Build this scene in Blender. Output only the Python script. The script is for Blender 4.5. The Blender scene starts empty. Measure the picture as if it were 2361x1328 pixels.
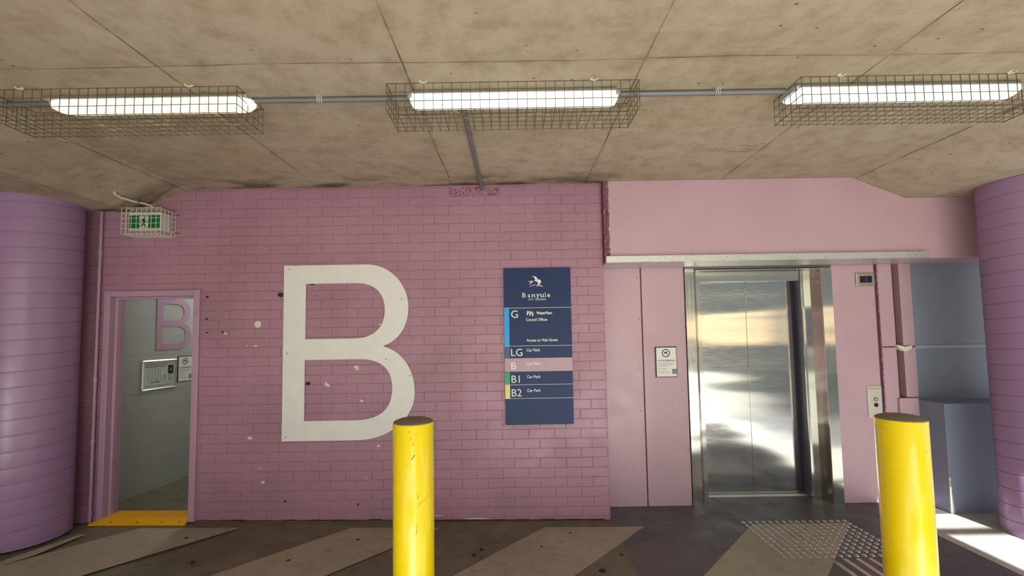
import bpy, bmesh, math, random
from mathutils import Vector, Matrix
sc = bpy.context.scene
C = sc.collection
random.seed(7)
PI = math.pi

# ------------------------------------------------------------------ camera
FPX, CX, CY, WPX, HPX = 1020.0, 1180.5, 705.0, 2361.0, 1328.0
pitch, roll = math.radians(3.4), math.radians(0.92)
fwd = Vector((0, math.cos(pitch), math.sin(pitch)))
rt = Vector((1, 0, 0)); up = rt.cross(fwd)
r2 = rt*math.cos(roll) - up*math.sin(roll)
u2 = rt*math.sin(roll) + up*math.cos(roll)
cd = bpy.data.cameras.new('camera'); cam = bpy.data.objects.new('camera', cd); C.objects.link(cam)
M = Matrix((r2, u2, -fwd)).transposed().to_4x4(); M.translation = (0, 0, 1.68)
cam.matrix_world = M
cd.sensor_fit = 'HORIZONTAL'; cd.sensor_width = 36; cd.lens = FPX/WPX*36
cd.shift_y = (CY - HPX/2)/WPX; cd.shift_x = 0
cd.clip_start = 0.02; cd.clip_end = 500
sc.camera = cam

# ------------------------------------------------------------------ world, sun, exposure
sc.view_settings.view_transform = 'Standard'; sc.view_settings.look = 'None'
sc.view_settings.gamma = 1; sc.view_settings.exposure = -0.46
SKY, SUN = 0.34, 26.0
SUN_EL, SUN_AZ = math.radians(30), math.radians(6.5)     # azimuth from -Y towards +X
w = bpy.data.worlds.new('sky'); sc.world = w; w.use_nodes = True
wt = w.node_tree; bg = wt.nodes['Background']
sk = wt.nodes.new('ShaderNodeTexSky'); sk.sky_type = 'NISHITA'; sk.sun_disc = False
sk.sun_elevation = SUN_EL; sk.sun_rotation = PI - SUN_AZ; sk.air_density = 1.0; sk.dust_density = .8
wt.links.new(sk.outputs[0], bg.inputs[0]); bg.inputs[1].default_value = SKY
sl = bpy.data.lights.new('sun', 'SUN'); sl.energy = SUN; sl.angle = math.radians(0.53); sl.color = (.97, 1, .97)
so = bpy.data.objects.new('sun', sl); C.objects.link(so)
sd = Vector((math.sin(SUN_AZ)*math.cos(SUN_EL), -math.cos(SUN_AZ)*math.cos(SUN_EL), math.sin(SUN_EL)))
so.rotation_euler = sd.to_track_quat('Z', 'Y').to_euler()
so.location = (8, -10, 9)

# ------------------------------------------------------------------ material helpers
def lin(c): return tuple(((v/255)/12.92 if v/255 <= .04045 else ((v/255+.055)/1.055)**2.4) for v in c)
class NT:
    def __init__(s, name):
        s.m = bpy.data.materials.new(name); s.m.use_nodes = True; s.t = s.m.node_tree
        s.b = s.t.nodes['Principled BSDF']; s.co = s.n('TexCoord').outputs['Object']
    def n(s, ty, **k):
        n = s.t.nodes.new('ShaderNode'+ty)
        for a, v in k.items(): setattr(n, a, v)
        return n
    def put(s, sock, v):
        if hasattr(v, 'links') or isinstance(v, bpy.types.NodeSocket): s.t.links.new(v, sock)
        elif isinstance(v, (tuple, list)) and len(v) == 3 and sock.type == 'RGBA': sock.default_value = (*v, 1)
        else: sock.default_value = v
    def math(s, op, a, b=0.0, c=None):
        n = s.n('Math', operation=op); s.put(n.inputs[0], a); s.put(n.inputs[1], b)
        if c is not None: s.put(n.inputs[2], c)
        return n.outputs[0]
    def noise(s, scale, detail=4, rough=.55, stretch=(1, 1, 1), loc=(0, 0, 0), vec=None):
        mp = s.n('Mapping'); s.put(mp.inputs[0], vec or s.co); mp.inputs['Scale'].default_value = stretch; mp.inputs['Location'].default_value = loc
        n = s.n('TexNoise'); s.put(n.inputs['Vector'], mp.outputs[0]); n.inputs['Scale'].default_value = scale
        n.inputs['Detail'].default_value = detail; n.inputs['Roughness'].default_value = rough
        return n.outputs[0]
    def voro(s, scale, feature='F1', stretch=(1, 1, 1)):
        mp = s.n('Mapping'); s.put(mp.inputs[0], s.co); mp.inputs['Scale'].default_value = stretch
        n = s.n('TexVoronoi'); n.feature = feature; s.put(n.inputs['Vector'], mp.outputs[0]); n.inputs['Scale'].default_value = scale
        return n.outputs[0]
    def ramp(s, f, a, b, lo=0.0, hi=1.0):
        n = s.n('MapRange'); n.clamp = True; s.put(n.inputs[0], f)
        for i, v in enumerate((a, b, lo, hi)): n.inputs[i+1].default_value = v
        return n.outputs[0]
    def mix(s, f, a, b, blend='MIX'):
        n = s.n('Mix', data_type='RGBA', blend_type=blend); s.put(n.inputs[0], f); s.put(n.inputs[6], a); s.put(n.inputs[7], b)
        return n.outputs[2]
    def bump(s, h, strength=.3, dist=.01, normal=None):
        n = s.n('Bump'); n.inputs['Strength'].default_value = strength; n.inputs['Distance'].default_value = dist; s.put(n.inputs['Height'], h)
        if normal: s.put(n.inputs['Normal'], normal)
        return n.outputs[0]
    def xyz(s):
        n = s.n('SeparateXYZ'); s.put(n.inputs[0], s.co); return n.outputs
    def done(s, col=None, rough=.6, metal=0, normal=None, spec=None, coat=0):
        s.put(s.b.inputs['Base Color'], col); s.put(s.b.inputs['Roughness'], rough); s.put(s.b.inputs['Metallic'], metal)
        if normal: s.put(s.b.inputs['Normal'], normal)
        if spec is not None: s.put(s.b.inputs['Specular IOR Level'], spec)
        if coat: s.b.inputs['Coat Weight'].default_value = coat; s.b.inputs['Coat Roughness'].default_value = .08
        return s.m
def paint(name, c, rough=.45, bs=.25, bscale=22, var=.10, pits=0.0, dist=.006, coat=0, rv=1):
    k = NT(name); c = lin(c)
    f = k.noise(1.7, 5); g = k.noise(60, 3)
    d = tuple(v*(1-var*1.6) for v in c); l = tuple(min(1, v*(1+var)) for v in c)
    col = k.mix(k.ramp(f, .3, .7), d, l)
    h = k.math('ADD', k.noise(bscale, 4), k.math('MULTIPLY', g, .35))
    if pits:
        v = k.voro(9); gate = k.ramp(k.noise(3.1, 2), .52, .56)
        p = k.math('MULTIPLY', k.ramp(v, .05, .10, 1, 0), gate)
        col = k.mix(k.math('MULTIPLY', p, .55*pits), col, tuple(v*.45 for v in c))
        h = k.math('SUBTRACT', h, k.math('MULTIPLY', p, 1.2))
    return k.done(col, k.ramp(k.noise(4, 3), .3, .7, rough-.07*rv, rough+.1*rv), 0, k.bump(h, bs, dist), coat=coat)
def flat(name, c, rough=.5, metal=0, spec=None):
    k = NT(name); c = lin(c)
    col = k.mix(k.ramp(k.noise(9, 3), .3, .7), tuple(v*.94 for v in c), c)
    return k.done(col, rough, metal, spec=spec)
def emis(name, c, s, speck=True):
    k = NT(name)
    col = k.mix(k.ramp(k.noise(30, 4, stretch=(.4, 1, 1)), .62, .74, 0, .55), c, tuple(v*.45 for v in c)) if speck else c
    k.put(k.b.inputs['Emission Color'], col); k.b.inputs['Emission Strength'].default_value = s
    return k.done((.8, .8, .78) if speck else (.10, .05, .08), .4)

MT = {}
def concrete_ceiling():
    k = NT('ceiling_concrete'); X, Y, Z = k.xyz()
    # board panels with their own slight tint
    wob = k.math('MULTIPLY', k.math('SUBTRACT', k.noise(1.3, 2), .5), .03)
    xs = k.math('ADD', X, wob)
    t = k.math('DIVIDE', k.math('ADD', xs, .54), 1.235)
    cell = k.math('FLOOR', t)
    fr = k.math('MULTIPLY', k.math('ABSOLUTE', k.math('SUBTRACT', k.math('FRACT', k.math('ADD', t, .5)), .5)), 1.235)
    ys = k.math('ADD', Y, k.math('MULTIPLY', k.math('SUBTRACT', k.noise(.9, 2, loc=(5, 0, 0)), .5), .06))
    ty = k.math('DIVIDE', k.math('SUBTRACT', ys, 2.16), 2.4)
    fy = k.math('MULTIPLY', k.math('ABSOLUTE', k.math('SUBTRACT', k.math('FRACT', k.math('ADD', ty, .5)), .5)), 2.4)
    cv = k.n('CombineXYZ'); k.put(cv.inputs[0], cell); k.put(cv.inputs[1], k.math('FLOOR', ty))
    wn = k.n('TexWhiteNoise'); k.put(wn.inputs[0], cv.outputs[0])
    base = k.mix(wn.outputs[0], lin((184, 172, 154)), lin((196, 184, 164)))
    base = k.mix(k.ramp(k.noise(1.1, 6, .6), .35, .7), base, lin((172, 158, 136)))
    base = k.mix(k.ramp(k.noise(7, 6, .7), .42, .72, 0, .6), base, lin((140, 122, 98)))
    base = k.mix(k.ramp(k.noise(14, 4, .6, stretch=(.25, 1.6, 1)), .5, .75, 0, .25), base, lin((196, 184, 160)))
    ln = k.math('MAXIMUM', k.ramp(fr, .002, .006, 1, 0), k.math('MULTIPLY', k.ramp(fy, .002, .007, 1, 0), .7))
    ln = k.math('MULTIPLY', ln, k.ramp(k.noise(5, 5, .7), .36, .6, .15, .85))
    halo = k.math('MULTIPLY', k.math('MAXIMUM', k.ramp(fr, 0, .05, 1, 0), k.ramp(fy, 0, .05, 1, 0)), k.ramp(k.noise(6, 5), .45, .7, 0, .4))
    pit = k.math('MULTIPLY', k.ramp(k.voro(8, stretch=(1, 1.7, 1)), .05, .09, 1, 0), k.ramp(k.noise(2.2, 3), .45, .52))
    # damp soot line against the brick wall
    edge = k.math('MULTIPLY', k.ramp(Y, 3.70, 4.0), k.ramp(k.noise(2.2, 5, .6, stretch=(1, 2.4, 1)), .44, .60))
    edge = k.math('MULTIPLY', edge, k.ramp(X, .9, 1.1, 1, 0))
    col = k.mix(k.math('MULTIPLY', halo, .8), base, lin((96, 82, 62)))
    col = k.mix(ln, col, lin((70, 58, 42)))
    col = k.mix(k.math('MULTIPLY', pit, .75), col, lin((74, 58, 42)))
    col = k.mix(k.math('MULTIPLY', edge, .85), col, lin((66, 52, 34)))
    h = k.math('ADD', k.noise(16, 6, .6), k.math('MULTIPLY', k.noise(90, 3), .3))
    h = k.math('SUBTRACT', h, k.math('ADD', k.math('MULTIPLY', ln, 1.0), k.math('MULTIPLY', pit, 1.5)))
    return k.done(col, .85, 0, k.bump(h, .35, .008), spec=.25)
def concrete_floor(name, a, b, d, wear=.5, rough=.55):
    k = NT(name); a, b, d = lin(a), lin(b), lin(d)
    col = k.mix(k.ramp(k.noise(1.6, 6, .6), .35, .68), a, b)
    col = k.mix(k.ramp(k.noise(9, 7, .72), .5, .72, 0, wear), col, d)
    scr = k.ramp(k.noise(26, 3, .5, stretch=(.12, 1, 1)), .64, .74, 0, .45)
    col = k.mix(scr, col, b)
    sc2 = k.math('MULTIPLY', k.ramp(k.noise(15, 4, .6, stretch=(.5, 1.2, 1), loc=(3, 7, 0)), .62, .70), k.ramp(k.noise(2.5, 3, loc=(9, 1, 0)), .45, .6))
    col = k.mix(k.math('MULTIPLY', sc2, .6), col, tuple(v*.45 for v in d))
    sp = k.math('MULTIPLY', k.ramp(k.voro(11), .03, .07, 1, 0), k.ramp(k.noise(4, 3), .5, .56))
    col = k.mix(k.math('MULTIPLY', sp, .8), col, tuple(v*.35 for v in a))
    h = k.math('ADD', k.noise(11, 6, .65), k.math('MULTIPLY', k.noise(120, 3), .3))
    return k.done(col, k.ramp(k.noise(5, 4), .3, .7, rough-.12, rough+.15), 0, k.bump(h, .3, .006))
def steel(name, c, rough, wav=0, brush=(1, 1, 40), bs=.03):
    k = NT(name); c = lin(c)
    g = k.noise(8, 4, .6, stretch=brush)
    col = k.mix(k.ramp(g, .3, .7), tuple(v*.88 for v in c), c)
    nm = None
    if wav: nm = k.bump(k.noise(1.0, .6, .3, stretch=(.7, 1, 4.6)), 1.0, wav)
    nm = k.bump(g, bs, .002, nm)
    return k.done(col, k.ramp(g, .3, .7, rough-.03, rough+.05), 1, nm)
def speckled(name, a, b, scale, rough=.5, metal=0):
    k = NT(name)
    f = k.ramp(k.voro(scale), .15, .45)
    f2 = k.ramp(k.noise(scale*.5, 4), .4, .6)
    col = k.mix(k.math('MULTIPLY', k.math('SUBTRACT', 1.0, f), f2), lin(a), lin(b))
    return k.done(col, rough, metal, k.bump(k.noise(scale, 4), .3, .003))
MT['brick'] = paint('pink_brick_paint', (170, 128, 148), .40, .45, 26, .08, 0, .006)
MT['mortar'] = paint('pink_mortar_paint', (166, 120, 140), .5, .5, 40, .1)
MT['pink'] = paint('smooth_pink_paint', (198, 166, 178), .38, .12, 9, .04, .6)
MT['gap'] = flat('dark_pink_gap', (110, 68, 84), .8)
MT['lilac'] = paint('lilac_column_paint', (162, 130, 168), .25, .05, 8, .02, 0, rv=.1)
MT['frame'] = paint('lilac_frame_paint', (184, 148, 174), .32, .08, 12, .04)
MT['blue'] = paint('blue_grey_paint', (132, 140, 160), .45, .22, 14, .05)
MT['ledge'] = paint('pale_ledge', (160, 166, 168), .5, .3, 20, .08)
def corridor():
    k = NT('pale_grey_corridor_paint'); X, Y, Z = k.xyz()
    zz = k.math('ADD', Z, k.math('MULTIPLY', k.noise(2, 2), .012))
    f = k.math('ABSOLUTE', k.math('SUBTRACT', k.math('FRACT', k.math('DIVIDE', zz, .2)), .5))
    ln = k.math('MULTIPLY', k.ramp(f, .01, .025, 1, 0), k.ramp(k.noise(4, 4), .35, .55, .2, 1))
    base = k.mix(k.ramp(k.noise(2, 4), .3, .7), lin((170, 174, 174)), lin((184, 186, 182)))
    return k.done(k.mix(k.math('MULTIPLY', ln, .3), base, lin((120, 118, 112))), .5, 0, k.bump(k.math('SUBTRACT', k.noise(14, 4), ln), .3, .006))
MT['corr'] = corridor()
MT['ceil'] = concrete_ceiling()
MT['soffit'] = paint('rough_soffit_concrete', (186, 174, 152), .85, .5, 14, .1, 1, .01)
MT['floor'] = concrete_floor('brown_concrete', (106, 101, 82), (124, 118, 98), (66, 62, 48))
MT['floor2'] = concrete_floor('dark_grey_concrete', (86, 83, 84), (96, 93, 94), (106, 101, 100), .3, .45)
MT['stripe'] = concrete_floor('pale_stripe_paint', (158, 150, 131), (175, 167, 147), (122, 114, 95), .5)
MT['ground'] = concrete_floor('sunlit_concrete', (158, 146, 118), (172, 160, 130), (130, 118, 94))
MT['bounce'] = concrete_floor('bounce_floor', (190, 184, 172), (204, 198, 186), (160, 154, 142))  # pale floor out of view, added to bounce sun onto the ceiling
MT['sunpatch'] = concrete_floor('pale_sun_patch', (172, 166, 158), (192, 186, 176), (140, 134, 128))  # floor tone lightened so the sun patch reads bright
MT['chipw'] = flat('chipped_plaster', (228, 222, 205), .8)
MT['chipk'] = flat('black_filler', (22, 18, 18), .6)
MT['chipb'] = flat('gum_stain', (48, 42, 40), .6)
MT['rust'] = flat('orange_marking', (196, 132, 66), .8)
MT['foam'] = paint('rough_foam_joint', (150, 98, 118), .7, 1.0, 45, .2, 0, .02)
MT['white'] = flat('white_sheet', (236, 236, 232), .38)
MT['signw'] = flat('white_print', (240, 240, 236), .5)
MT['navy'] = flat('navy_panel', (34, 54, 96), .45, spec=.25)
MT['navy2'] = flat('blue_panel', (30, 72, 132), .32)
MT['cyan'] = flat('bright_blue_strip', (0, 160, 240), .35)
MT['green'] = flat('green_strip', (0, 150, 88), .35)
MT['cream'] = flat('cream_strip', (230, 216, 140), .35)
MT['signp'] = flat('mauve_strip', (182, 150, 162), .35)
MT['black'] = flat('black_print', (26, 26, 28), .5)
MT['grey'] = flat('grey_print', (120, 120, 124), .5)
MT['logo'] = flat('slate_block', (96, 98, 122), .4)
MT['red'] = flat('red_print', (206, 70, 70), .5)
MT['yellow'] = paint('yellow_bollard_paint', (250, 222, 0), .22, .05, 10, .03, .6, .004, coat=.5)
MT['ramp'] = paint('yellow_ramp_paint', (240, 180, 10), .45, .2, 20, .06)
MT['cap'] = speckled('speckled_concrete_cap', (128, 116, 96), (66, 58, 48), 120, .85)
MT['galv'] = speckled('galvanised_steel', (214, 216, 214), (150, 154, 158), 85, .35, .55)
MT['conduit'] = flat('grey_conduit', (124, 126, 128), .45, .2)
MT['wire'] = flat('dull_steel_wire', (112, 102, 78), .5, .4)
MT['wwire'] = flat('white_coated_wire', (232, 228, 214), .4)
MT['creamp'] = flat('cream_conduit', (216, 206, 176), .45)
MT['exitw'] = flat('white_housing', (224, 222, 214), .4)
MT['exitg'] = flat('green_exit_face', (0, 118, 52), .3)
MT['exitk'] = flat('dark_green_figure', (10, 60, 38), .4)
MT['exitl'] = flat('pale_exit_field', (200, 212, 208), .4)
MT['body'] = flat('grey_light_body', (176, 176, 172), .5)
MT['door'] = steel('lift_door_steel', (206, 206, 204), .11, .0075, (1, 1, 30), .03)
MT['jamb'] = steel('lift_frame_steel', (206, 204, 198), .12, .006, (30, 30, .6), .04)
MT['return'] = flat('shaded_steel_return', (112, 108, 124), .35, .4)  # frame steel darkened to stand in for shade in the gap
MT['shaft'] = flat('dark_lift_shaft', (50, 48, 58), .6)
MT['stud'] = steel('stud_steel', (206, 204, 198), .22)
MT['alu'] = flat('brushed_aluminium', (212, 210, 196), .3, .75)
MT['panelw'] = flat('pale_steel_plate', (226, 222, 206), .35, .3)
MT['screen'] = flat('dark_display', (44, 40, 62), .12)
MT['digit'] = emis('dim_red_digit', (.4, .06, .25), .12, False)
MT['cobweb'] = flat('cobweb', (206, 196, 158), .9)
MT['lamp_warm'] = emis('warm_diffuser', (1, .92, .66), 1.5)
MT['lamp_cool'] = emis('cool_diffuser', (.93, 1, .97), 1.6)
MT['lamp_fill'] = emis('corridor_fill_glow', (1, 1, .92), 110, False)  # fill for the corridor, no visible source

# ------------------------------------------------------------------ mesh helpers
class MB:
    def __init__(s): s.v = []; s.f = []; s.m = []
    def face(s, pts, mi=0):
        b = len(s.v); s.v += [Vector(p) for p in pts]; s.f.append(tuple(range(b, b+len(pts)))); s.m.append(mi)
    def box(s, x0, x1, y0, y1, z0, z1, mi=0):
        b = len(s.v)
        s.v += [Vector((x, y, z)) for z in (z0, z1) for y in (y0, y1) for x in (x0, x1)]
        for q in ((0, 2, 3, 1), (4, 5, 7, 6), (0, 1, 5, 4), (2, 6, 7, 3), (0, 4, 6, 2), (1, 3, 7, 5)):
            s.f.append(tuple(b+i for i in q)); s.m.append(mi)
    def prism(s, pts, d, mi=0):
        """closed planar outline pts swept by d"""
        d = Vector(d); n = len(pts); b = len(s.v)
        s.v += [Vector(p) for p in pts] + [Vector(p)+d for p in pts]
        s.f.append(tuple(range(b, b+n))); s.f.append(tuple(range(b+2*n-1, b+n-1, -1))); s.m += [mi, mi]
        for i in range(n):
            j = (i+1) % n; s.f.append((b+j, b+i, b+n+i, b+n+j)); s.m.append(mi)
    def tube(s, pts, r, seg=6, mi=0, cap=True):
        pts = [Vector(p) for p in pts]; b0 = len(s.v); prev = None
        for i, p in enumerate(pts):
            t = (pts[min(i+1, len(pts)-1)] - pts[max(i-1, 0)]).normalized()
            if prev is None: a = t.orthogonal().normalized()
            else: a = (prev - t*prev.dot(t)).normalized()
            prev = a; bb = t.cross(a)
            for j in range(seg):
                an = 2*PI*j/seg; s.v.append(p + a*math.cos(an)*r + bb*math.sin(an)*r)
        for i in range(len(pts)-1):
            for j in range(seg):
                k = (j+1) % seg; a0 = b0+i*seg
                s.f.append((a0+j, a0+k, a0+seg+k, a0+seg+j)); s.m.append(mi)
        if cap:
            s.f.append(tuple(b0+j for j in reversed(range(seg)))); e = b0+(len(pts)-1)*seg
            s.f.append(tuple(e+j for j in range(seg))); s.m += [mi, mi]
    def lathe(s, cx, cy, prof, seg=32, mi=0, ax='z', c3=0):
        b = len(s.v)
        for (r, h) in prof:
            for j in range(seg):
                a = 2*PI*j/seg
                s.v.append(Vector((cx+r*math.cos(a), cy+r*math.sin(a), h)) if ax == 'z' else Vector((cx+r*math.cos(a), h, cy+r*math.sin(a))))
        for i in range(len(prof)-1):
            for j in range(seg):
                k = (j+1) % seg; s.f.append((b+i*seg+j, b+i*seg+k, b+(i+1)*seg+k, b+(i+1)*seg+j)); s.m.append(mi)
        s.f.append(tuple(b+j for j in reversed(range(seg)))); e = b+(len(prof)-1)*seg
        s.f.append(tuple(e+j for j in range(seg))); s.m += [mi, mi]
    def add(s, me, fn, mi=0):
        b = len(s.v); s.v += [Vector(fn(v.co)) for v in me.vertices]
        for p in me.polygons: s.f.append(tuple(b+i for i in p.vertices)); s.m.append(mi)
def obj(name, mb, mats, parent=None, smooth=False, bevel=0):
    base = Vector((0, 0, 0)); p = parent
    while p: base += p.location; p = p.parent
    me = bpy.data.meshes.new(name); me.from_pydata([v-base for v in mb.v], [], mb.f)
    for m in (mats if isinstance(mats, (list, tuple)) else [mats]): me.materials.append(MT[m])
    me.polygons.foreach_set('material_index', mb.m)
    bm = bmesh.new(); bm.from_mesh(me); bmesh.ops.recalc_face_normals(bm, faces=bm.faces); bm.to_mesh(me); bm.free()
    o = bpy.data.objects.new(name, me); C.objects.link(o)
    if smooth:
        me.shade_smooth()
        try: me.set_sharp_from_angle(angle=math.radians(38))
        except Exception: pass
    if bevel:
        b = o.modifiers.new('bevel', 'BEVEL'); b.width = bevel; b.segments = 2; b.limit_method = 'ANGLE'
    if parent: o.parent = parent
    return o
def struct(name, mb, mats, **k):
    o = obj(name, mb, mats, **k)
    if not k.get('parent'): o['kind'] = 'structure'
    return o
def tag(o, label, cat, group=None):
    o['label'] = label; o['category'] = cat
    if group: o['group'] = group
    return o
def thing(name, loc, label, cat, group=None):
    o = bpy.data.objects.new(name, None); C.objects.link(o); o.location = loc; o.empty_display_size = .1
    return tag(o, label, cat, group)
def dup(root, loc, label=None):
    r = root.copy(); C.objects.link(r); r.location = loc
    if label: r['label'] = label
    for ch in root.children:
        c = ch.copy(); C.objects.link(c); c.parent = r
        for g in ch.children:
            d = g.copy(); C.objects.link(d); d.parent = c
    return r
# flat artwork: a frame maps (u, v, depth) to the world
class Frame:
    def __init__(s, o, u, n): s.o = Vector(o); s.u = Vector(u).normalized(); s.n = Vector(n).normalized(); s.z = Vector((0, 0, 1))
    def __call__(s, x, y, d=0): return s.o + s.u*x + s.z*y + s.n*d
def contours_mesh(contours, ext):
    cu = bpy.data.curves.new('c', 'CURVE'); cu.dimensions = '2D'; cu.fill_mode = 'BOTH'; cu.extrude = ext
    for pts in contours:
        sp = cu.splines.new('POLY'); sp.points.add(len(pts)-1); sp.use_cyclic_u = True
        for i, (x, y) in enumerate(pts): sp.points[i].co = (x, y, 0, 1)
    o = bpy.data.objects.new('c', cu); C.objects.link(o)
    me = bpy.data.meshes.new_from_object(o.evaluated_get(bpy.context.evaluated_depsgraph_get()))
    bpy.data.objects.remove(o); bpy.data.curves.remove(cu)
    return me
def art(mb, fr, contours, ext=.001, d=0, mi=0):
    me = contours_mesh(contours, ext); mb.add(me, lambda c: fr(c.x, c.y, d + ext + c.z), mi); bpy.data.meshes.remove(me)
def text(mb, fr, s, x, y, cap, width=None, ext=.0006, d=0, mi=0, bold=0, align='L'):
    """text with its baseline at y, cap height cap, optionally fitted to a width"""
    cu = bpy.data.curves.new('t', 'FONT'); cu.body = s; cu.size = 1; cu.extrude = ext; cu.offset = bold; cu.resolution_u = 4
    o = bpy.data.objects.new('t', cu); C.objects.link(o)
    me = bpy.data.meshes.new_from_object(o.evaluated_get(bpy.context.evaluated_depsgraph_get()))
    bpy.data.objects.remove(o); bpy.data.curves.remove(cu)
    xs = [v.co.x for v in me.vertices]; x0, x1 = min(xs), max(xs); k = cap/CAPH
    kx = width/(x1-x0) if width else k
    off = 0 if align == 'L' else -(x1-x0)*kx/2
    mb.add(me, lambda c: fr(x + off + (c.x-x0)*kx, y + c.y*k, d + ext + c.z), mi); bpy.data.meshes.remove(me)
def _cap():
    cu = bpy.data.curves.new('t', 'FONT'); cu.body = 'H'; cu.size = 1
    o = bpy.data.objects.new('t', cu); C.objects.link(o)
    me = bpy.data.meshes.new_from_object(o.evaluated_get(bpy.context.evaluated_depsgraph_get()))
    h = max(v.co.y for v in me.vertices); bpy.data.objects.remove(o); bpy.data.meshes.remove(me); return h
CAPH = _cap()
def circle(cx, cy, r, n=28): return [(cx+r*math.cos(2*PI*i/n), cy+r*math.sin(2*PI*i/n)) for i in range(n)]
def rect(x0, x1, y0, y1): return [(x0, y0), (x1, y0), (x1, y1), (x0, y1)]
def bez(p0, p1, p2, p3, n=10):
    out = []
    for i in range(1, n+1):
        t = i/n; a = (1-t)
        out.append(tuple(a**3*p0[k]+3*a*a*t*p1[k]+3*a*t*t*p2[k]+t**3*p3[k] for k in (0, 1)))
    return out
def qarc(p0, p1, n=12, horiz=True, k=.5523):
    """quarter ellipse from p0 to p1; leaves p0 horizontally if horiz else vertically"""
    dx, dy = p1[0]-p0[0], p1[1]-p0[1]
    c0 = (p0[0]+dx*k, p0[1]) if horiz else (p0[0], p0[1]+dy*k)
    c1 = (p1[0], p1[1]-dy*k) if horiz else (p1[0]-dx*k, p1[1])
    return bez(p0, c0, c1, p1, n)

FL = lambda x: max(0.0, min(6, (.84 - x)))*.013          # the floor climbs slightly towards the left

# ------------------------------------------------------------------ floor
def clip(poly, xc, keep_left):
    out = []
    for i in range(len(poly)):
        a, b = poly[i], poly[(i+1) % len(poly)]
        ia = (a[0] <= xc) == keep_left; ib = (b[0] <= xc) == keep_left
        if ia: out.append(a)
        if ia != ib:
            t = (xc-a[0])/(b[0]-a[0]); out.append((xc, a[1]+t*(b[1]-a[1])))
    return out
mb = MB()
def strip(x0, x1, y0, y1, mi):
    mb.face([(x0, y0, FL(x0)), (x1, y0, FL(x1)), (x1, y1, FL(x1)), (x0, y1, FL(x0))], mi)
    mb.face([(x0, y0, -.25), (x0, y1, -.25), (x1, y1, -.25), (x1, y0, -.25)], mi)
strip(-7, .84, 2.2, 7.2, 0); strip(-7, .84, -6.5, 2.2, 4); strip(.84, 4.03, -6.5, 2.2, 4); strip(.84, 4.03, 2.2, 5.2, 1); strip(4.03, 9, -.6, 5.2, 1)
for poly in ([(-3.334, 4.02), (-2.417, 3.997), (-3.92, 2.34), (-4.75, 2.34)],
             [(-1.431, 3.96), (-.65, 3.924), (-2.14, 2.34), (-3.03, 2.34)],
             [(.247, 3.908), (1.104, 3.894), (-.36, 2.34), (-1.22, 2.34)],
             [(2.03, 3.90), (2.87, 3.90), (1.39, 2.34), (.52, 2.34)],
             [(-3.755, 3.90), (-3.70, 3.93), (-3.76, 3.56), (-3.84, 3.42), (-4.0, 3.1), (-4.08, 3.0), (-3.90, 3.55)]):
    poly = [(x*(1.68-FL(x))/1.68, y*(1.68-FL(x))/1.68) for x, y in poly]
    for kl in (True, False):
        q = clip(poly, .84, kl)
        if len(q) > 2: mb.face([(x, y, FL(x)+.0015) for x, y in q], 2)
mb.face([(3.38, 2.2, .0015), (5, 2.2, .0015), (5, 4.05, .0015), (3.38, 4.05, .0015)], 5)  # pale patch painted where the sun strip falls
for (x, y, r) in [(-.315, 3.424, .02), (-.265, 3.509, .018), (.604, 3.2, .026), (.79, 3.42, .017), (.455, 3.78, .014), (-2.684, 3.712, .02),
                  (-2.357, 3.33, .022), (-1.273, 3.67, .02), (-1.67, 3.35, .016), (.2, 3.55, .012), (-.9, 3.75, .012), (1.5, 3.5, .01)]:
    mb.face([(x+r*math.cos(a*PI/5)*random.uniform(.8, 1.1), y+r*math.sin(a*PI/5)*random.uniform(.75, 1.1), FL(x)+.0026) for a in range(10)], 3)
struct('floor', mb, ['floor', 'floor2', 'stripe', 'chipb', 'bounce', 'sunpatch'])
mb = MB()
mb.face([(-40, -60, -.06), (3.97, -60, -.06), (3.97, -6.5, -.06), (-40, -6.5, -.06)])
mb.face([(3.97, -60, -.02), (60, -60, -.02), (60, -.6, -.02), (3.97, -.6, -.02)])
mb.face([(9, -.6, -.02), (60, -.6, -.02), (60, 30, -.02), (9, 30, -.02)])
g = struct('floor_outside', mb, 'ground')

# ------------------------------------------------------------------ ceiling: raised bay with splayed sides
mb = MB()
Yb, Yf, T = -6.5, 5.3, 3.5
xs = [(-7, 2.85), (-3.52, 2.85), (-2.97, 3.05), (3.13, 3.05), (3.61, 2.85), (4.03, 2.85)]
n0 = [(x, z) for x, z in xs] + [(4.03, T), (-7, T)]
SE = -3.3  # unseen slab edge, placed to let sunlit floor bounce light inside
mb.prism([(x, SE, z) for x, z in n0], (0, Yf-SE, 0), 0)
mb.prism([(x, Yb, z) for x, z in [(-7, 2.85), (-3.52, 2.85), (-2.97, 3.05), (-.6, 3.05), (-.6, T), (-7, T)]], (0, SE-Yb, 0), 0)  # unseen rear slab, extended to keep the left side dimmer
mb.box(4.03, 9, -.5, Yf, 2.85, T, 1)
for (x, y, a, l) in [(1.76, 3.36, .1, .16), (1.80, 3.25, .15, .15), (1.90, 3.22, .3, .09), (1.86, 3.33, -.8, .07)]:
    c, s = math.cos(a), math.sin(a); t = .006
    mb.face([(x-c*l/2+s*t, y-s*l/2-c*t, 3.0485), (x+c*l/2+s*t, y+s*l/2-c*t, 3.0485), (x+c*l/2-s*t, y+s*l/2+c*t, 3.0485), (x-c*l/2-s*t, y-s*l/2+c*t, 3.0485)], 2)
struct('ceiling', mb, ['ceil', 'soffit', 'rust'])

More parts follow.
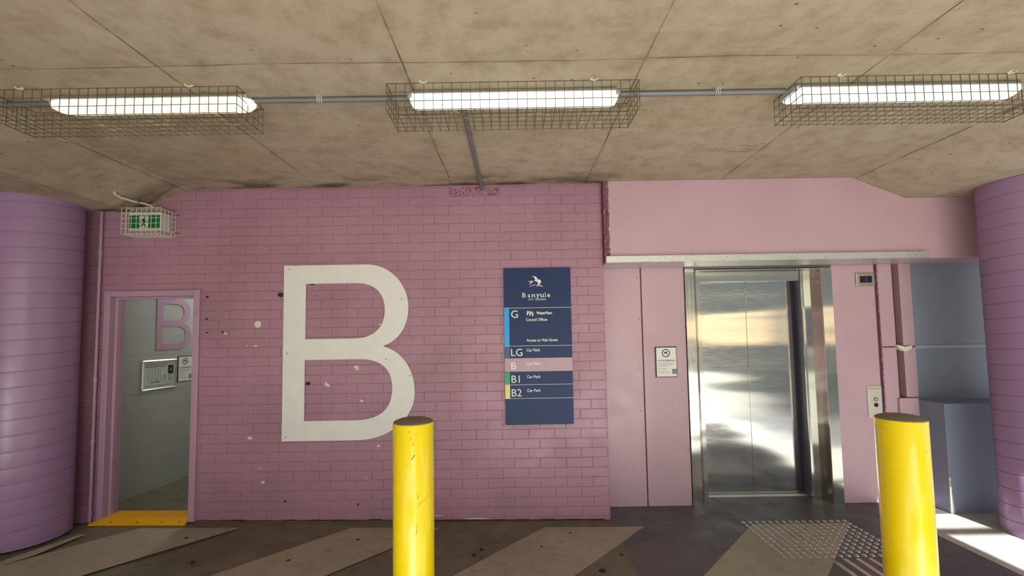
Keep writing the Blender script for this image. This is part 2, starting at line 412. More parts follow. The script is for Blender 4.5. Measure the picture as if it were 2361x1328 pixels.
# ------------------------------------------------------------------ brick wall with the doorway
PX, PZ, YW = .2345, .0856, 4.04
DX0, DX1, DZ1 = -3.715, -2.845, 2.112
def topz(x):
    return 3.05 if x > -2.97 else (2.85 if x < -3.52 else 2.85+.2*(x+3.52)/.55)
mb = MB()
yb = YW+.0042
def wallpoly(pts): mb.prism([(x, yb, z) for x, z in pts], (0, .112, 0), 1)
wallpoly([(-6, 0), (DX0, 0), (DX0, 2.85), (-6, 2.85)])
wallpoly([(DX0, DZ1), (DX1, DZ1), (DX1, 3.05), (-2.97, 3.05), (-3.52, 2.85), (DX0, 2.85)])
wallpoly([(DX1, 0), (.846, 0), (.846, 3.05), (DX1, 3.05)])
g = .003
def brick(x0, x1, z0, z1, yj, mi=0):
    e = .0028; b = len(mb.v)
    for (y, k) in ((yb+.001, 0), (yj+.002, .0006), (yj, e)):
        for (x, z) in ((x0+k, z0+k), (x1-k, z0+k), (x1-k, z1-k), (x0+k, z1-k)):
            mb.v.append(Vector((x, y+random.uniform(-.0004, .0004), z)))
    for r in (0, 4):
        for i in range(4):
            j = (i+1) % 4; mb.f.append((b+r+i, b+r+j, b+r+4+j, b+r+4+i)); mb.m.append(mi)
    mb.f.append((b+8, b+9, b+10, b+11)); mb.m.append(mi)
row = 0; z1 = 3.032
while z1 > .02:
    z0 = max(z1-PZ, 0.01)
    off = -.573 if row % 2 == 0 else -.472
    k0 = int((-5.2-off)/PX)-1
    for k in range(k0, 7):
        a = off+k*PX+random.uniform(-.002, .002); b_ = off+(k+1)*PX
        a, b_ = max(a, -5.2), min(b_, .846)
        if b_-a < .02: continue
        zz0, zz1 = z0+g*.6, z1-g*.6
        if zz1-zz0 < .015: continue
        rough_hole = row == 0 and (k in (0, 1))
        segs = [(a, b_)]
        if zz0 < DZ1 and zz1 > DZ1+.02 and b_ > DX0 and a < DX1:
            brick(max(a, DX0)+g*.5, min(b_, DX1)-g*.5, DZ1+.003, zz1, YW)
        if zz0 < DZ1:
            segs = []
            if a < DX0: segs.append((a, min(b_, DX0+.01)))
            if b_ > DX1: segs.append((max(a, DX1-.01), b_))
            if not (a < DX0 or b_ > DX1): segs = []
        for (p, q) in segs:
            if q-p < .02: continue
            if rough_hole:
                # hacked-out bricks filled with crumpled, overpainted foam
                nx, nz = 26, 10; b0 = len(mb.v)
                for jz in range(nz+1):
                    for jx in range(nx+1):
                        ed = jx in (0, nx) or jz in (0, nz)
                        dpt = .004 if ed else .001+.026*abs(math.sin(jx*.45+jz*.55*(1 if k else -1)+1.6*math.sin(jz*.7+jx*.33+k*2)))
                        mb.v.append(Vector((p+.006+(q-p-.012)*jx/nx, YW+dpt-.008*(not ed), zz0+(zz1-zz0)*jz/nz)))
                for jz in range(nz):
                    for jx in range(nx):
                        i0 = b0+jz*(nx+1)+jx; mb.f.append((i0, i0+1, i0+nx+2, i0+nx+1)); mb.m.append(2)
            else:
                brick(p+g*.5, q-g*.5, zz0, zz1, YW+random.uniform(-.0012, .0012))
    z1 -= PZ; row += 1
# drill holes, plaster chips and filler on the bricks
def blob(x, z, r, mi, sq=1.0, n=9):
    p = [(x+r*math.cos(2*PI*i/n)*random.uniform(.7, 1.1), YW-.0022, z+r*sq*math.sin(2*PI*i/n)*random.uniform(.7, 1.1)) for i in range(n)]
    mb.prism(p, (0, .004, 0), mi)
mb.prism([(-2.321+.031*math.cos(a*PI/10), YW-.003, 1.787+.031*math.sin(a*PI/10)) for a in range(20)], (0, .005, 0), 3)
for x, z, r, s in [(-2.628, 1.716, .012, .8), (-2.612, 1.704, .012, .8), (-2.337, 1.592, .02, .45), (-2.42, 1.592, .009, .5), (-2.377, .766, .026, .55), (-2.249, .375, .018, .8),
                   (-1.42, 1.385, .026, .6), (-1.41, 1.365, .012, 1.2), (-1.694, 1.239, .014, 1.6), (-1.675, 1.225, .016, .8), (-1.372, 1.082, .018, .6), (-1.218, .679, .016, .9), (-1.208, 1.77, .008, 1.6),
                   (-1.326, .397, .008, .8), (-2.28, .50, .01, .7), (-.68, .06, .05, .06), (-.35, .03, .12, .04)]:
    blob(x, z, r, 3, s)
for x, z, r, s in [(-2.119, 2.054, .029, .85), (-2.791, 2.045, .014, .9), (-2.79, 1.846, .012, .9), (-2.783, 1.719, .013, .7), (-2.64, 1.721, .017, .7), (-1.859, 1.245, .024, .9), (-1.83, 2.15, .02, .6),
                   (-1.813, 2.041, .005, 1), (-1.79, 2.041, .005, 1), (-2.053, .205, .012, .8), (.226, 1.423, .007, 1), (-1.16, .9, .006, 1), (-.4, .75, .005, 1), (-1.4, .17, .01, 1)]:
    blob(x, z, r, 4, s)
random.seed(11)
for i in range(70):          # overpainted plugs and lumps
    x, z = random.uniform(-3.6, .8), random.uniform(.1, 2.95)
    if DX0-.05 < x < DX1+.05 and z < 2.2: continue
    r = random.uniform(.005, .014)
    for q in range(random.choice((1, 1, 2, 3))):
        xx, zz_ = x+random.uniform(-.02, .02), z+random.uniform(-.015, .015); n = 8
        rr = r*random.uniform(.5, 1.2); b0 = len(mb.v)
        for k_, (sc_, yy) in enumerate(((1, .0005), (.8, -.0028), (.35, -.0015))):
            for j in range(n): mb.v.append(Vector((xx+rr*sc_*math.cos(2*PI*j/n)*random.uniform(.8, 1.1), YW+yy, zz_+rr*sc_*math.sin(2*PI*j/n)*random.uniform(.8, 1.1))))
        for k_ in range(2):
            for j in range(n): mb.f.append((b0+k_*n+j, b0+k_*n+(j+1) % n, b0+(k_+1)*n+(j+1) % n, b0+(k_+1)*n+j)); mb.m.append(0)
        mb.f.append(tuple(b0+2*n+j for j in range(n))); mb.m.append(0)
struct('wall_back', mb, ['brick', 'mortar', 'foam', 'chipw', 'chipk'])
# dirt gap at the foot of the wall
mb = MB()
for x in [i*.11-2.84 for i in range(33)]:
    mb.box(x, x+.112, YW-.004-random.uniform(0, .006), YW+.004, FL(x)-.002, FL(x)+random.uniform(.003, .010), 0)
struct('trim_1', mb, 'chipb')
# rough foam joint between the brickwork and the smooth header
mb = MB(); n = 60; L = []
for i in range(n+1):
    z = 2.34+.70*i/n
    L.append([(.848, 4.03, z), (.852+.006*random.random(), 3.985-.012*random.random(), z+random.uniform(-.004, .004)),
              (.868+.012*random.random(), 3.972-.016*random.random(), z), (.885+.016*random.random(), 3.976, z), (.893+.02*random.random(), 3.985, z)])
for i in range(n):
    for j in range(4): mb.face([L[i][j], L[i][j+1], L[i+1][j+1], L[i+1][j]])
struct('trim_2', mb, 'foam')
mb = MB(); mb.box(.8465, .853, 3.99, 4.1, 2.3, 3.05); struct('trim_3', mb, 'gap')

# ------------------------------------------------------------------ header over the lift recess and the recess walls
mb = MB(); YH = 3.98
mb.prism([(x, YH, z) for x, z in [(.853, 2.29), (6, 2.29), (6, 2.85), (3.61, 2.85), (3.13, 3.05), (.853, 3.05)]], (0, .75, 0))
struct('wall_front_upper', mb, 'pink', bevel=.006)
YR = 4.33
mb = MB()
mb.box(.846, 1.262, YR, YR+.35, 0, 2.29, 0); mb.box(1.262, 1.276, YR+.012, YR+.35, 0, 2.29, 1); mb.box(1.276, 1.692, YR+.002, YR+.35, 0, 2.29, 0)
for x, z in [(1.235, 2.20), (1.24, 1.79), (1.232, 1.31), (1.225, .9), (1.22, .1), (1.68, 1.7)]:
    mb.lathe(x, z, [(.005, YR+.001), (.005, YR-.0025), (.002, YR-.003)], 8, 1, 'y')
struct('wall_front_left', mb, ['pink', 'gap'])
mb = MB()
mb.box(3.139, 3.563, YR, YR+.35, 0, 2.29, 0); mb.box(3.563, 3.598, YR+.02, YR+.35, 0, 2.29, 1)
mb.box(3.598, 3.735, YR-.004, YR+.35, 0, 1.472, 0); mb.box(3.598, 3.735, YR-.004, YR+.35, 1.482, 2.29, 0); mb.box(3.598, 3.735, YR+.01, YR+.35, 1.472, 1.482, 1)
mb.box(3.735, 3.80, YR+.06, YR+.35, 0, 2.29, 1)  # recessed channel, its shade put into the dark colour
mb.box(3.80, 3.915, YR-.01, YR+.35, .99, 1.47, 0); mb.box(3.80, 3.915, YR-.01, YR+.35, 1.487, 2.29, 0); mb.box(3.80, 3.915, YR+.004, YR+.35, 1.47, 1.487, 1)
mb.box(3.71, 3.895, YR-.03, YR+.35, 0, .985, 0)
n = 26
for i in range(n):        # ragged edge of the vertical gap
    z = .85+.06*i; r = random.uniform(.004, .012); mb.box(3.598-r, 3.60, YR-.002, YR+.03, z, z+.05, 2)
mb.prism([(3.72, YR-.03, 1.50), (3.80, YR-.036, 1.478), (3.875, YR-.03, 1.492), (3.86, YR-.03, 1.455), (3.80, YR-.03, 1.43), (3.745, YR-.03, 1.455)], (0, .05, 0), 3)
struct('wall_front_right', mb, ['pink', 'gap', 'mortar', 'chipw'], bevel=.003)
mb = MB()
mb.box(3.915, 7.5, YR, YR+.3, .9, 1.455, 0); mb.box(3.915, 7.5, YR-.008, YR+.3, 1.455, 1.49, 1); mb.box(3.915, 7.5, YR, YR+.3, 1.49, 2.30, 0)
struct('wall_right', mb, ['blue', 'ledge'], bevel=.003)
mb = MB()
mb.box(3.893, 7.5, 4.05, YR+.3, 0, .97, 0)
for i in range(12):
    z = .005+i*.026; r = .020*(1-i/14)+random.uniform(0, .008)
    mb.box(3.8905, 3.893+r, 4.0475, 4.05+r*.6, z, z+.0262, 1)
struct('wall_right_lower', mb, ['blue', 'chipw'], bevel=.006)
# shell behind: shaft, left side, far building added for reflections
mb = MB(); mb.box(1.5, 3.35, 4.66, 4.9, 0, 2.5); struct('wall_back_inner', mb, 'shaft')
mb = MB(); mb.box(-7, -6, -6.5, 4.3, 0, 2.9); struct('wall_left', mb, 'pink')  # unseen wall, added to keep the left side dim
mb = MB()
mb.box(-12, 6.5, -21, -20.6, 0, 3.2)  # unseen wall, added to temper the light from behind
mb.box(7.3, 34, -13, -12.6, 0, 1.15); mb.box(7.3, 34, -13.2, -12.2, 2.35, 7)  # unseen facade with an opening, shaped for the lift door reflections
for x in range(8, 34, 5): mb.box(x, x+.4, -13, -12.4, 0, 3)
mb.box(7.3, 34, -12.9, -12.8, 1.55, 1.68); mb.box(7.3, 34, -12.9, -12.8, 1.95, 2.05)  # bars added to split the reflected opening into streaks
struct('wall_rear_added', mb, 'corr')
mb = MB(); mb.box(3.4, 8, -.275, -.225, 2.275, 2.325); struct('shadow_trim', mb, 'galv')  # unseen bar, added to cast the thin shadow across the sunlit floor

# ------------------------------------------------------------------ corridor behind the doorway
mb = MB()
A = Vector((-4.03, 4.06, 0)); D = Vector((.147, .989, 0)); N = Vector((.989, -.147, 0))
def onw(s, z, d=0): p = Vector((-3.966, 4.491, 0)) + D*s + N*d; return (p.x, p.y, z)
mb.prism([onw(-.36, 0), onw(2.6, 0), onw(2.6, 0, -.15), onw(-.36, 0, -.15)], (0, 0, 2.85), 0)
mb.prism([onw(-.36, 0, .018), onw(.11, 0, .018), onw(.11, 0), onw(-.36, 0)], (0, 0, 2.85), 0)
struct('wall_inner_left', mb, 'corr', bevel=.003)
mb = MB(); mb.box(-2.7, -2.55, 4.16, 7.05, 0, 2.85); struct('wall_inner_right', mb, 'corr')
mb = MB(); mb.box(-4.2, -2.55, 6.9, 7.05, 0, 2.85); struct('wall_inner_back', mb, 'corr')
mb = MB(); mb.box(-4.6, -2.5, 5.3, 7.1, 2.80, 2.86); struct('ceiling_inner', mb, 'soffit')
t = thing('corridor_fill_light', (-3.3, 5.9, 2.8), 'unseen tube light added to brighten the corridor beyond the doorway', 'light')  # unseen lamp, added to brighten the corridor
mb = MB(); mb.box(-3.36, -3.24, 5.35, 6.45, 2.75, 2.80); obj('light_body', mb, 'body', t)
mb = MB(); mb.tube([(-3.3, 5.38, 2.73), (-3.3, 6.42, 2.73)], .02, 10); obj('tube', mb, 'lamp_fill', t, smooth=True)

# door frame: pressed steel profile round three sides
dr = thing('door_1', (-3.28, 4.1, .055), '', ''); del dr['label'], dr['category']; dr['kind'] = 'structure'
mb = MB(); xo0, xo1, zt = DX0, DX1, DZ1
def frame_run(x_out, x_in, sgn):
    # stepped section in plan, from the room face back into the jamb
    pr = [(x_out, 4.046), (x_out, 4.016), (x_out+sgn*.006, 4.012), (x_in-sgn*.004, 4.012), (x_in, 4.016), (x_in, 4.075), (x_in+sgn*.018, 4.079), (x_in+sgn*.018, 4.115), (x_in, 4.119), (x_in, 4.175), (x_out, 4.175)]
    return pr
for (a, b_, s) in ((xo0, xo0+.055, 1), (xo1, xo1-.055, -1)):
    mb.prism([(x, y, .05) for x, y in frame_run(a, b_, s)], (0, 0, zt-.05))
pr = [(4.046, zt), (4.016, zt), (4.012, zt-.006), (4.012, zt-.051), (4.016, zt-.055), (4.075, zt-.055), (4.079, zt-.073), (4.115, zt-.073), (4.119, zt-.055), (4.175, zt-.055), (4.175, zt)]
mb.prism([(xo0+.0549, y, z) for y, z in pr], (xo1-xo0-.1098, 0, 0))
obj('door_frame', mb, 'frame', dr)
# yellow threshold ramp
mb = MB()
x0, x1 = -3.70, -2.90
mb.prism([(x0-.04, 3.955, FL(x0)+.001), (x0+.04, 4.02, FL(x0)+.05), (x0+.06, 4.19, FL(x0)+.05), (x0+.06, 4.19, FL(x0)-.0)][:3]+[(x0+.06, 4.19, FL(x0)+.001)], (.0, 0, 0))
mb = MB()
z0, zr = FL(-3.3)+.002, .032
P = [(-3.735, 3.965), (-2.885, 3.965), (-2.905, 4.03), (-2.905, 4.19), (-3.655, 4.19), (-3.655, 4.03)]
Zt = [0.004, 0.004, zr, zr, zr, zr]
b = len(mb.v)
mb.v += [Vector((x, y, FL(x)+z)) for (x, y), z in zip(P, Zt)] + [Vector((x, y, FL(x)-.01)) for x, y in P]
mb.f += [(0, 1, 2, 5), (2, 3, 4, 5)]+[(i, (i+1) % 6, 6+(i+1) % 6, 6+i) for i in range(6)]; mb.m += [0]*8
for i in range(22):       # raised grip bars
    x = -3.66+i*.034; mb.tube([(x, 3.985, FL(x)+.012), (x+.01, 4.02, FL(x)+.028)], .003, 5)
    mb.tube([(x, 4.04, FL(x)+.033), (x+.012, 4.17, FL(x)+.033)], .003, 5)
for x in (-3.55, -3.32, -3.1, -2.95): mb.lathe(x, 3.985, [(.006, FL(x)+.008), (.006, FL(x)+.017), (.002, FL(x)+.018)], 8, 1)
tag(obj('threshold_ramp', mb, ['ramp', 'chipb']), 'yellow ribbed threshold ramp at the foot of the doorway', 'ramp')

# ------------------------------------------------------------------ large letter B, used twice
def letterB(w, h):
    W0, H0 = 1.194, 1.586
    X = lambda x: (x+2.083)/W0*w; Z = lambda z: (z-.735)/H0*h
    def mp(l): return [(X(x), Z(z)) for x, z in l]
    out = [(-2.083, .735), (-1.40, .735)] + qarc((-1.40, .735), (-.889, 1.15)) + bez((-.889, 1.15), (-.889, 1.37), (-1.01, 1.53), (-1.176, 1.571))
    out += bez((-1.176, 1.571), (-1.03, 1.62), (-.945, 1.75), (-.945, 1.92)) + qarc((-.945, 1.92), (-1.33, 2.321), horiz=False) + [(-2.083, 2.321)]
    c1 = [(-1.882, 1.645), (-1.42, 1.645)] + bez((-1.42, 1.645), (-1.27, 1.65), (-1.16, 1.73), (-1.16, 1.90)) + bez((-1.16, 1.90), (-1.16, 2.07), (-1.27, 2.15), (-1.42, 2.15)) + [(-1.882, 2.15)]
    c2 = [(-1.885, .912), (-1.42, .912)] + bez((-1.42, .912), (-1.22, .915), (-1.092, .99), (-1.092, 1.19)) + bez((-1.092, 1.19), (-1.092, 1.37), (-1.20, 1.457), (-1.38, 1.457)) + [(-1.885, 1.457)]
    return [mp(out), mp(c1), mp(c2)]
FB = Frame((-2.083, 4.034, .735), (1, 0, 0), (0, -1, 0))
t = thing('letter_sign', (-1.5, 4.03, .735), 'large white letter B mounted on the pink brick wall', 'sign')
mb = MB(); art(mb, FB, letterB(1.194, 1.586), .004); obj('letter', mb, 'white', t)
mb = MB()
for x, z in [(-2.035, 2.285), (-2.045, 1.52), (-2.05, .77), (-1.005, 2.0), (-1.15, 1.455), (-.93, 1.30)]:
    mb = MB(); mb.lathe(x, z, [(.006, 4.027), (.006, 4.0245), (.003, 4.0235)], 8, 0, 'y'); obj('screw', mb, 'grey', t)
FC = Frame(onw(0, 0), D, N)
t = tag(obj('painted_letter', (lambda m: (art(m, Frame(onw(.375, 1.545, .001), D, N), letterB(.44, .578), .003), m)[1])(MB()), 'frame'), 'mauve letter B on the grey corridor wall inside the doorway', 'sign')

# ------------------------------------------------------------------ directory board
SX, SZ, SY = -.073, .850, 4.028
FS = Frame((SX, SY, SZ), (1, 0, 0), (0, -1, 0)); SW, SH = .610, 1.412
t = thing('directory_sign', (.232, 4.03, .85), 'tall navy directory board with level names on the brick wall', 'sign')
mb = MB(); art(mb, FS, [rect(0, SW, 0, SH)], .007); obj('panel', mb, 'navy', t)
def srow(name, x0, x1, za, zb, mat, d=.014):
    m = MB(); art(m, FS, [rect(x0, x1, za-SZ, zb-SZ)], .0006, d); return obj(name, m, mat, t)
srow('colour_strip', 0, .046, 1.555, 1.894, 'cyan'); srow('colour_strip', 0, .046, 1.446, 1.55, 'navy2')
srow('colour_strip', 0, SW, 1.324, 1.443, 'signp'); srow('colour_strip', 0, .044, 1.208, 1.321, 'green'); srow('colour_strip', 0, .044, 1.085, 1.205, 'cream')
for z in (1.897, 1.553, 1.206, 1.084): srow('divider', 0, SW, z-.0016, z+.0016, 'signw')
def lt(name, items, mat='signw'):
    for it in items:
        m = MB(); text(m, FS, *it[:4], **it[4]); obj(name, m, mat, t)
D1 = dict(d=.0155)
for lab, z in (('LG', 1.464), ('B', 1.343), ('B1', 1.225), ('B2', 1.103)):
    lt('lettering', [(lab, .058, z-SZ, .064, dict(d=.0158)), ('Car Park', .198, z+.039-SZ, .0245, dict(d=.0158, bold=.012, width=.122))])
lt('lettering', [('G', .064, 1.808-SZ, .067, D1), ('WaterMarc', .293, 1.837-SZ, .0245, dict(d=.0155, bold=.025, width=.143)),
                 ('Council Offices', .199, 1.778-SZ, .0245, dict(d=.0155, bold=.012, width=.192)), ('Access to Main Street', .200, 1.592-SZ, .0245, dict(d=.0155, bold=.012, width=.282))])
m = MB(); pts = [(.203+.00058*i+.0062*math.sin(i*.157+1.2), 1.853-SZ+.0165*math.cos(i*.157+.1)-.00013*i) for i in range(112)]
sq = [FS(x, y, .0165) for x, y in pts]; m.tube(sq, .0050, 6); obj('emblem', m, 'signw', t)
# serif lettering: sans glyphs with foot and head serifs added
m = MB(); zb = 1.993
xx = .168; adv = dict(B=.050, a=.037, n=.041, y=.038, u=.042, l=.020, e=.033)
wd = dict(B=.031, a=.023, n=.029, y=.028, u=.029, l=.0055, e=.025)
def ser(x, z, w_=.013): art(m, FS, [rect(x-w_/2, x+w_/2, z-SZ, z+.0032-SZ)], .0006, .0155)
for ch in 'Banyule':
    text(m, FS, ch, xx, zb-SZ, .040 if ch != 'a' else .038, width=wd[ch], d=.0155, bold=.008)
    if ch == 'B': ser(xx, zb); ser(xx, zb+.0368)
    if ch == 'n': ser(xx+.003, zb); ser(xx+wd[ch]-.003, zb); ser(xx-.001, zb+.0265, .008)
    if ch == 'y': ser(xx+.002, zb+.0265); ser(xx+wd[ch]-.002, zb+.0265)
    if ch == 'u': ser(xx, zb+.0265, .008); ser(xx+wd[ch]-.005, zb+.0265, .008); ser(xx+wd[ch]+.001, zb, .008)
    if ch == 'l': ser(xx+.003, zb); ser(xx-.001, zb+.0368, .008)
    xx += adv[ch]
obj('lettering', m, 'signw', t)
m = MB(); text(m, FS, 'CITY  COUNCIL', .222, 1.966-SZ, .0135, width=.162, d=.0155, bold=.01); obj('lettering', m, 'signw', t)
def bird(ox, oz, k):
    f = lambda l: [(ox+x*k, oz+z*k) for x, z in l]
    wing = bez((72, 182), (95, 184), (118, 196), (128, 212), 6); 
    P = lambda x, y: ((x-480)*.001*1, (375-y)*.001*1)
    body = [P(*p) for p in [(556, 182), (590, 180), (630, 193), (652, 222), (654, 236), (690, 243), (714, 265), (712, 290), (698, 312), (676, 328), (700, 338), (730, 350), (750, 368), (712, 357), (668, 343), (632, 366), (652, 330), (664, 312), (655, 288), (632, 270), (598, 264), (612, 244), (606, 216), (586, 195)]]
    tail = [P(*p) for p in [(484, 268), (586, 264), (548, 300), (512, 332), (538, 282)]]
    arc = [P(*p) for p in [(496, 372), (540, 344), (600, 328), (650, 328), (600, 336), (545, 350)]]
    s = 1
    return [f(body), f(tail), f(arc)]
m = MB()
for cc in bird(.217, 2.083-SZ, .53): art(m, FS, [cc], .0006, .0155)
obj('emblem', m, 'signw', t)

# ------------------------------------------------------------------ CCTV signs and the evacuation diagram
def cctv(fr, w_, h_, name, base, label):
    t = thing(name, base, label, 'sign')
    m = MB(); art(m, fr, [rect(0, w_, 0, h_)], .0015); obj('border', m, 'black', t)
    m = MB(); b = .022*w_/.2
    art(m, fr, [rect(b*.55, w_-b*.25, b*.3, h_-b*.4)], .0006, .003); obj('panel', m, 'signw', t)
    X = lambda u: u*w_; Z = lambda v: h_*(1-v)
    m = MB(); art(m, fr, [circle(X(.5), Z(.21), X(.185)), circle(X(.5), Z(.21), X(.145))], .0004, .0042)
    cx, cz, q = X(.5), Z(.20), X(.1)
    art(m, fr, [[(cx-q, cz+q*.1), (cx+q*.35, cz+q*.75), (cx+q*.75, cz-q*.05), (cx-q*.7, cz-q*.45)]], .0004, .0042)
    art(m, fr, [[(cx+q*.1, cz-q*.25), (cx+q*.5, cz-q*.75), (cx+q*.95, cz-q*1.0), (cx+q*.95, cz-q*.3), (cx+q*.8, cz-q*.3), (cx+q*.75, cz-q*.7), (cx+q*.3, cz-q*.25)]], .0004, .0042)
    obj('emblem', m, 'black', t)
    m = MB(); text(m, fr, 'CCTV IN OPERATION', X(.12), Z(.475), h_*.042, width=X(.78), ext=.0003, d=.0042, bold=.03); obj('lettering', m, 'black', t)
    m = MB()
    for v, l in ((.525, .74), (.565, .70), (.60, .72), (.64, .40), (.71, .44), (.75, .34), (.815, .54), (.855, .52)):
        x = .12; random.seed(int(v*1000))
        while x < .12+l:
            e = random.uniform(.03, .09); art(m, fr, [rect(X(x), X(min(x+e, .12+l)), Z(v)-h_*.005, Z(v)+h_*.005)], .0003, .0042); x += e+.015
    obj('small_print', m, 'grey', t)
    m = MB(); art(m, fr, [rect(X(.77), X(.995), Z(.885), Z(.73))], .0003, .0042); lg = obj('logo_block', m, 'logo', t)
    m = MB()
    for cc in bird(X(.835), Z(.80), X(.36)): art(m, fr, [cc], .0003, .005)
    art(m, fr, [rect(X(.82), X(.94), Z(.84), Z(.825))], .0003, .005)
    obj('emblem', m, 'signw', t)
    return t
cctv(Frame((1.383, YR-.001, 1.218), (1, 0, 0), (0, -1, 0)), .212, .296, 'camera_notice', (1.49, YR, 1.218), 'white camera notice on the smooth pink panel beside the lift')
p = onw(.648, 1.165, .001); cctv(Frame(p, D, N), .195, .297, 'camera_notice', p, 'white camera notice on the corridor wall inside the doorway')
p = onw(.222, 1.11, .001); fr = Frame(p, D, N); w_, h_ = .405, .328
t = thing('evacuation_diagram', p, 'framed evacuation diagram on the grey corridor wall', 'sign')
m = MB()
f = .022
for (a, b_, c_, d_) in ((0, w_, 0, f), (0, w_, h_-f, h_), (0, f, 0, h_), (w_-f, w_, 0, h_)):
    pts = [(a, c_), (b_, c_), (b_, d_), (a, d_)]
    if (b_-a) > (d_-c_): sec = [(c_, 0), (c_, .008), ((c_+d_)/2, .016), (d_, .008), (d_, 0)]; m.prism([fr(a, q, e) for q, e in sec], D*(b_-a))
    else: sec = [(a, 0), (a, .008), ((a+b_)/2, .016), (b_, .008), (b_, 0)]; m.prism([fr(q, c_, e) for q, e in sec], (0, 0, d_-c_))
obj('picture_frame', m, 'alu', t)
m = MB(); art(m, fr, [rect(f*.8, w_-f*.8, f*.8, h_-f*.8)], .002); sh = obj('sheet', m, 'exitl', t)
m = MB(); text(m, fr, 'EVACUATION DIAGRAM', .035, .268, .018, width=.24, ext=.0003, d=.0045, bold=.02)
obj('heading', m, 'red', t)
m = MB(); art(m, fr, [circle(.265, .145, .014), circle(.265, .145, .008)], .0003, .0045)
for x, z in ((.24, .10), (.25, .085), (.262, .118), (.235, .12)): art(m, fr, [rect(x, x+.006, z, z+.01)], .0003, .0045)
obj('red_symbols', m, 'red', t)
m = MB(); art(m, fr, [rect(.035, .275, .252, .258)], .0003, .0045); art(m, fr, [rect(.305, .37, .165, .262)], .0003, .0045)
art(m, fr, [circle(.29, .277, .006)], .0003, .0045)
for x in (.075, .115, .155, .185, .215): art(m, fr, [rect(x, x+.0015, .09, .235)], .0003, .0045)
for x, z in ((.07, .155), (.19, .19), (.17, .11), (.27, .1)): art(m, fr, [rect(x, x+.008, z, z+.007)], .0003, .0045)
for z in (.15, .135, .12, .105, .09): art(m, fr, [rect(.31, .36, z, z+.003)], .0003, .0045)
art(m, fr, [rect(.10, .21, .085, .092)], .0003, .0045)
for i in range(9): art(m, fr, [rect(.04+i*.036, .066+i*.036, .045, .05)], .0003, .0045)
obj('plan', m, 'black', t)
m = MB(); art(m, fr, [[(.325, .20), (.35, .195), (.355, .225), (.33, .235)]], .0003, .0055)
for i in range(5): art(m, fr, [rect(.31+i*.012, .316+i*.012, .175+(i % 3)*.02, .182+(i % 3)*.02)], .0003, .0055)
obj('inset_map', m, 'grey', t)

# ------------------------------------------------------------------ wire cage helper
def arange(a, b_, st):
    n = max(1, round((b_-a)/st)); return [a+(b_-a)*i/n for i in range(n+1)]
def cage(mb, x0, x1, y0, y1, z0, z1, st, r, spike=0, top=False):
    X, Y_, Zs = arange(x0, x1, st), arange(y0, y1, st), arange(z0, z1, st)
    for x in X: mb.tube([(x, y0, z1), (x, y0, z0+.006), (x, y0+.006, z0), (x, y1, z0-spike*.2)] + [(x, y1, z1)], r, 4)
    for x in X:
        if spike: mb.tube([(x, y1-.002, z0), (x, y1+spike, z0-.002)], r, 4)
    for y in (y0, y1):
        for z in Zs: mb.tube([(x0, y, z), (x1, y, z)], r, 4)
    for y in Y_[1:-1]: mb.tube([(x0, y, z0), (x1, y, z0)], r, 4)
    for x in (x0, x1):
        for z in Zs: mb.tube([(x, y0, z), (x, y1, z)], r, 4)
        for y in Y_[1:-1]: mb.tube([(x, y, z0), (x, y, z1)], r, 4)
    if top:
        for x in X: mb.tube([(x, y0, z1), (x, y1, z1)], r, 4)
        for y in Y_[1:-1]: mb.tube([(x0, y, z1), (x1, y, z1)], r, 4)

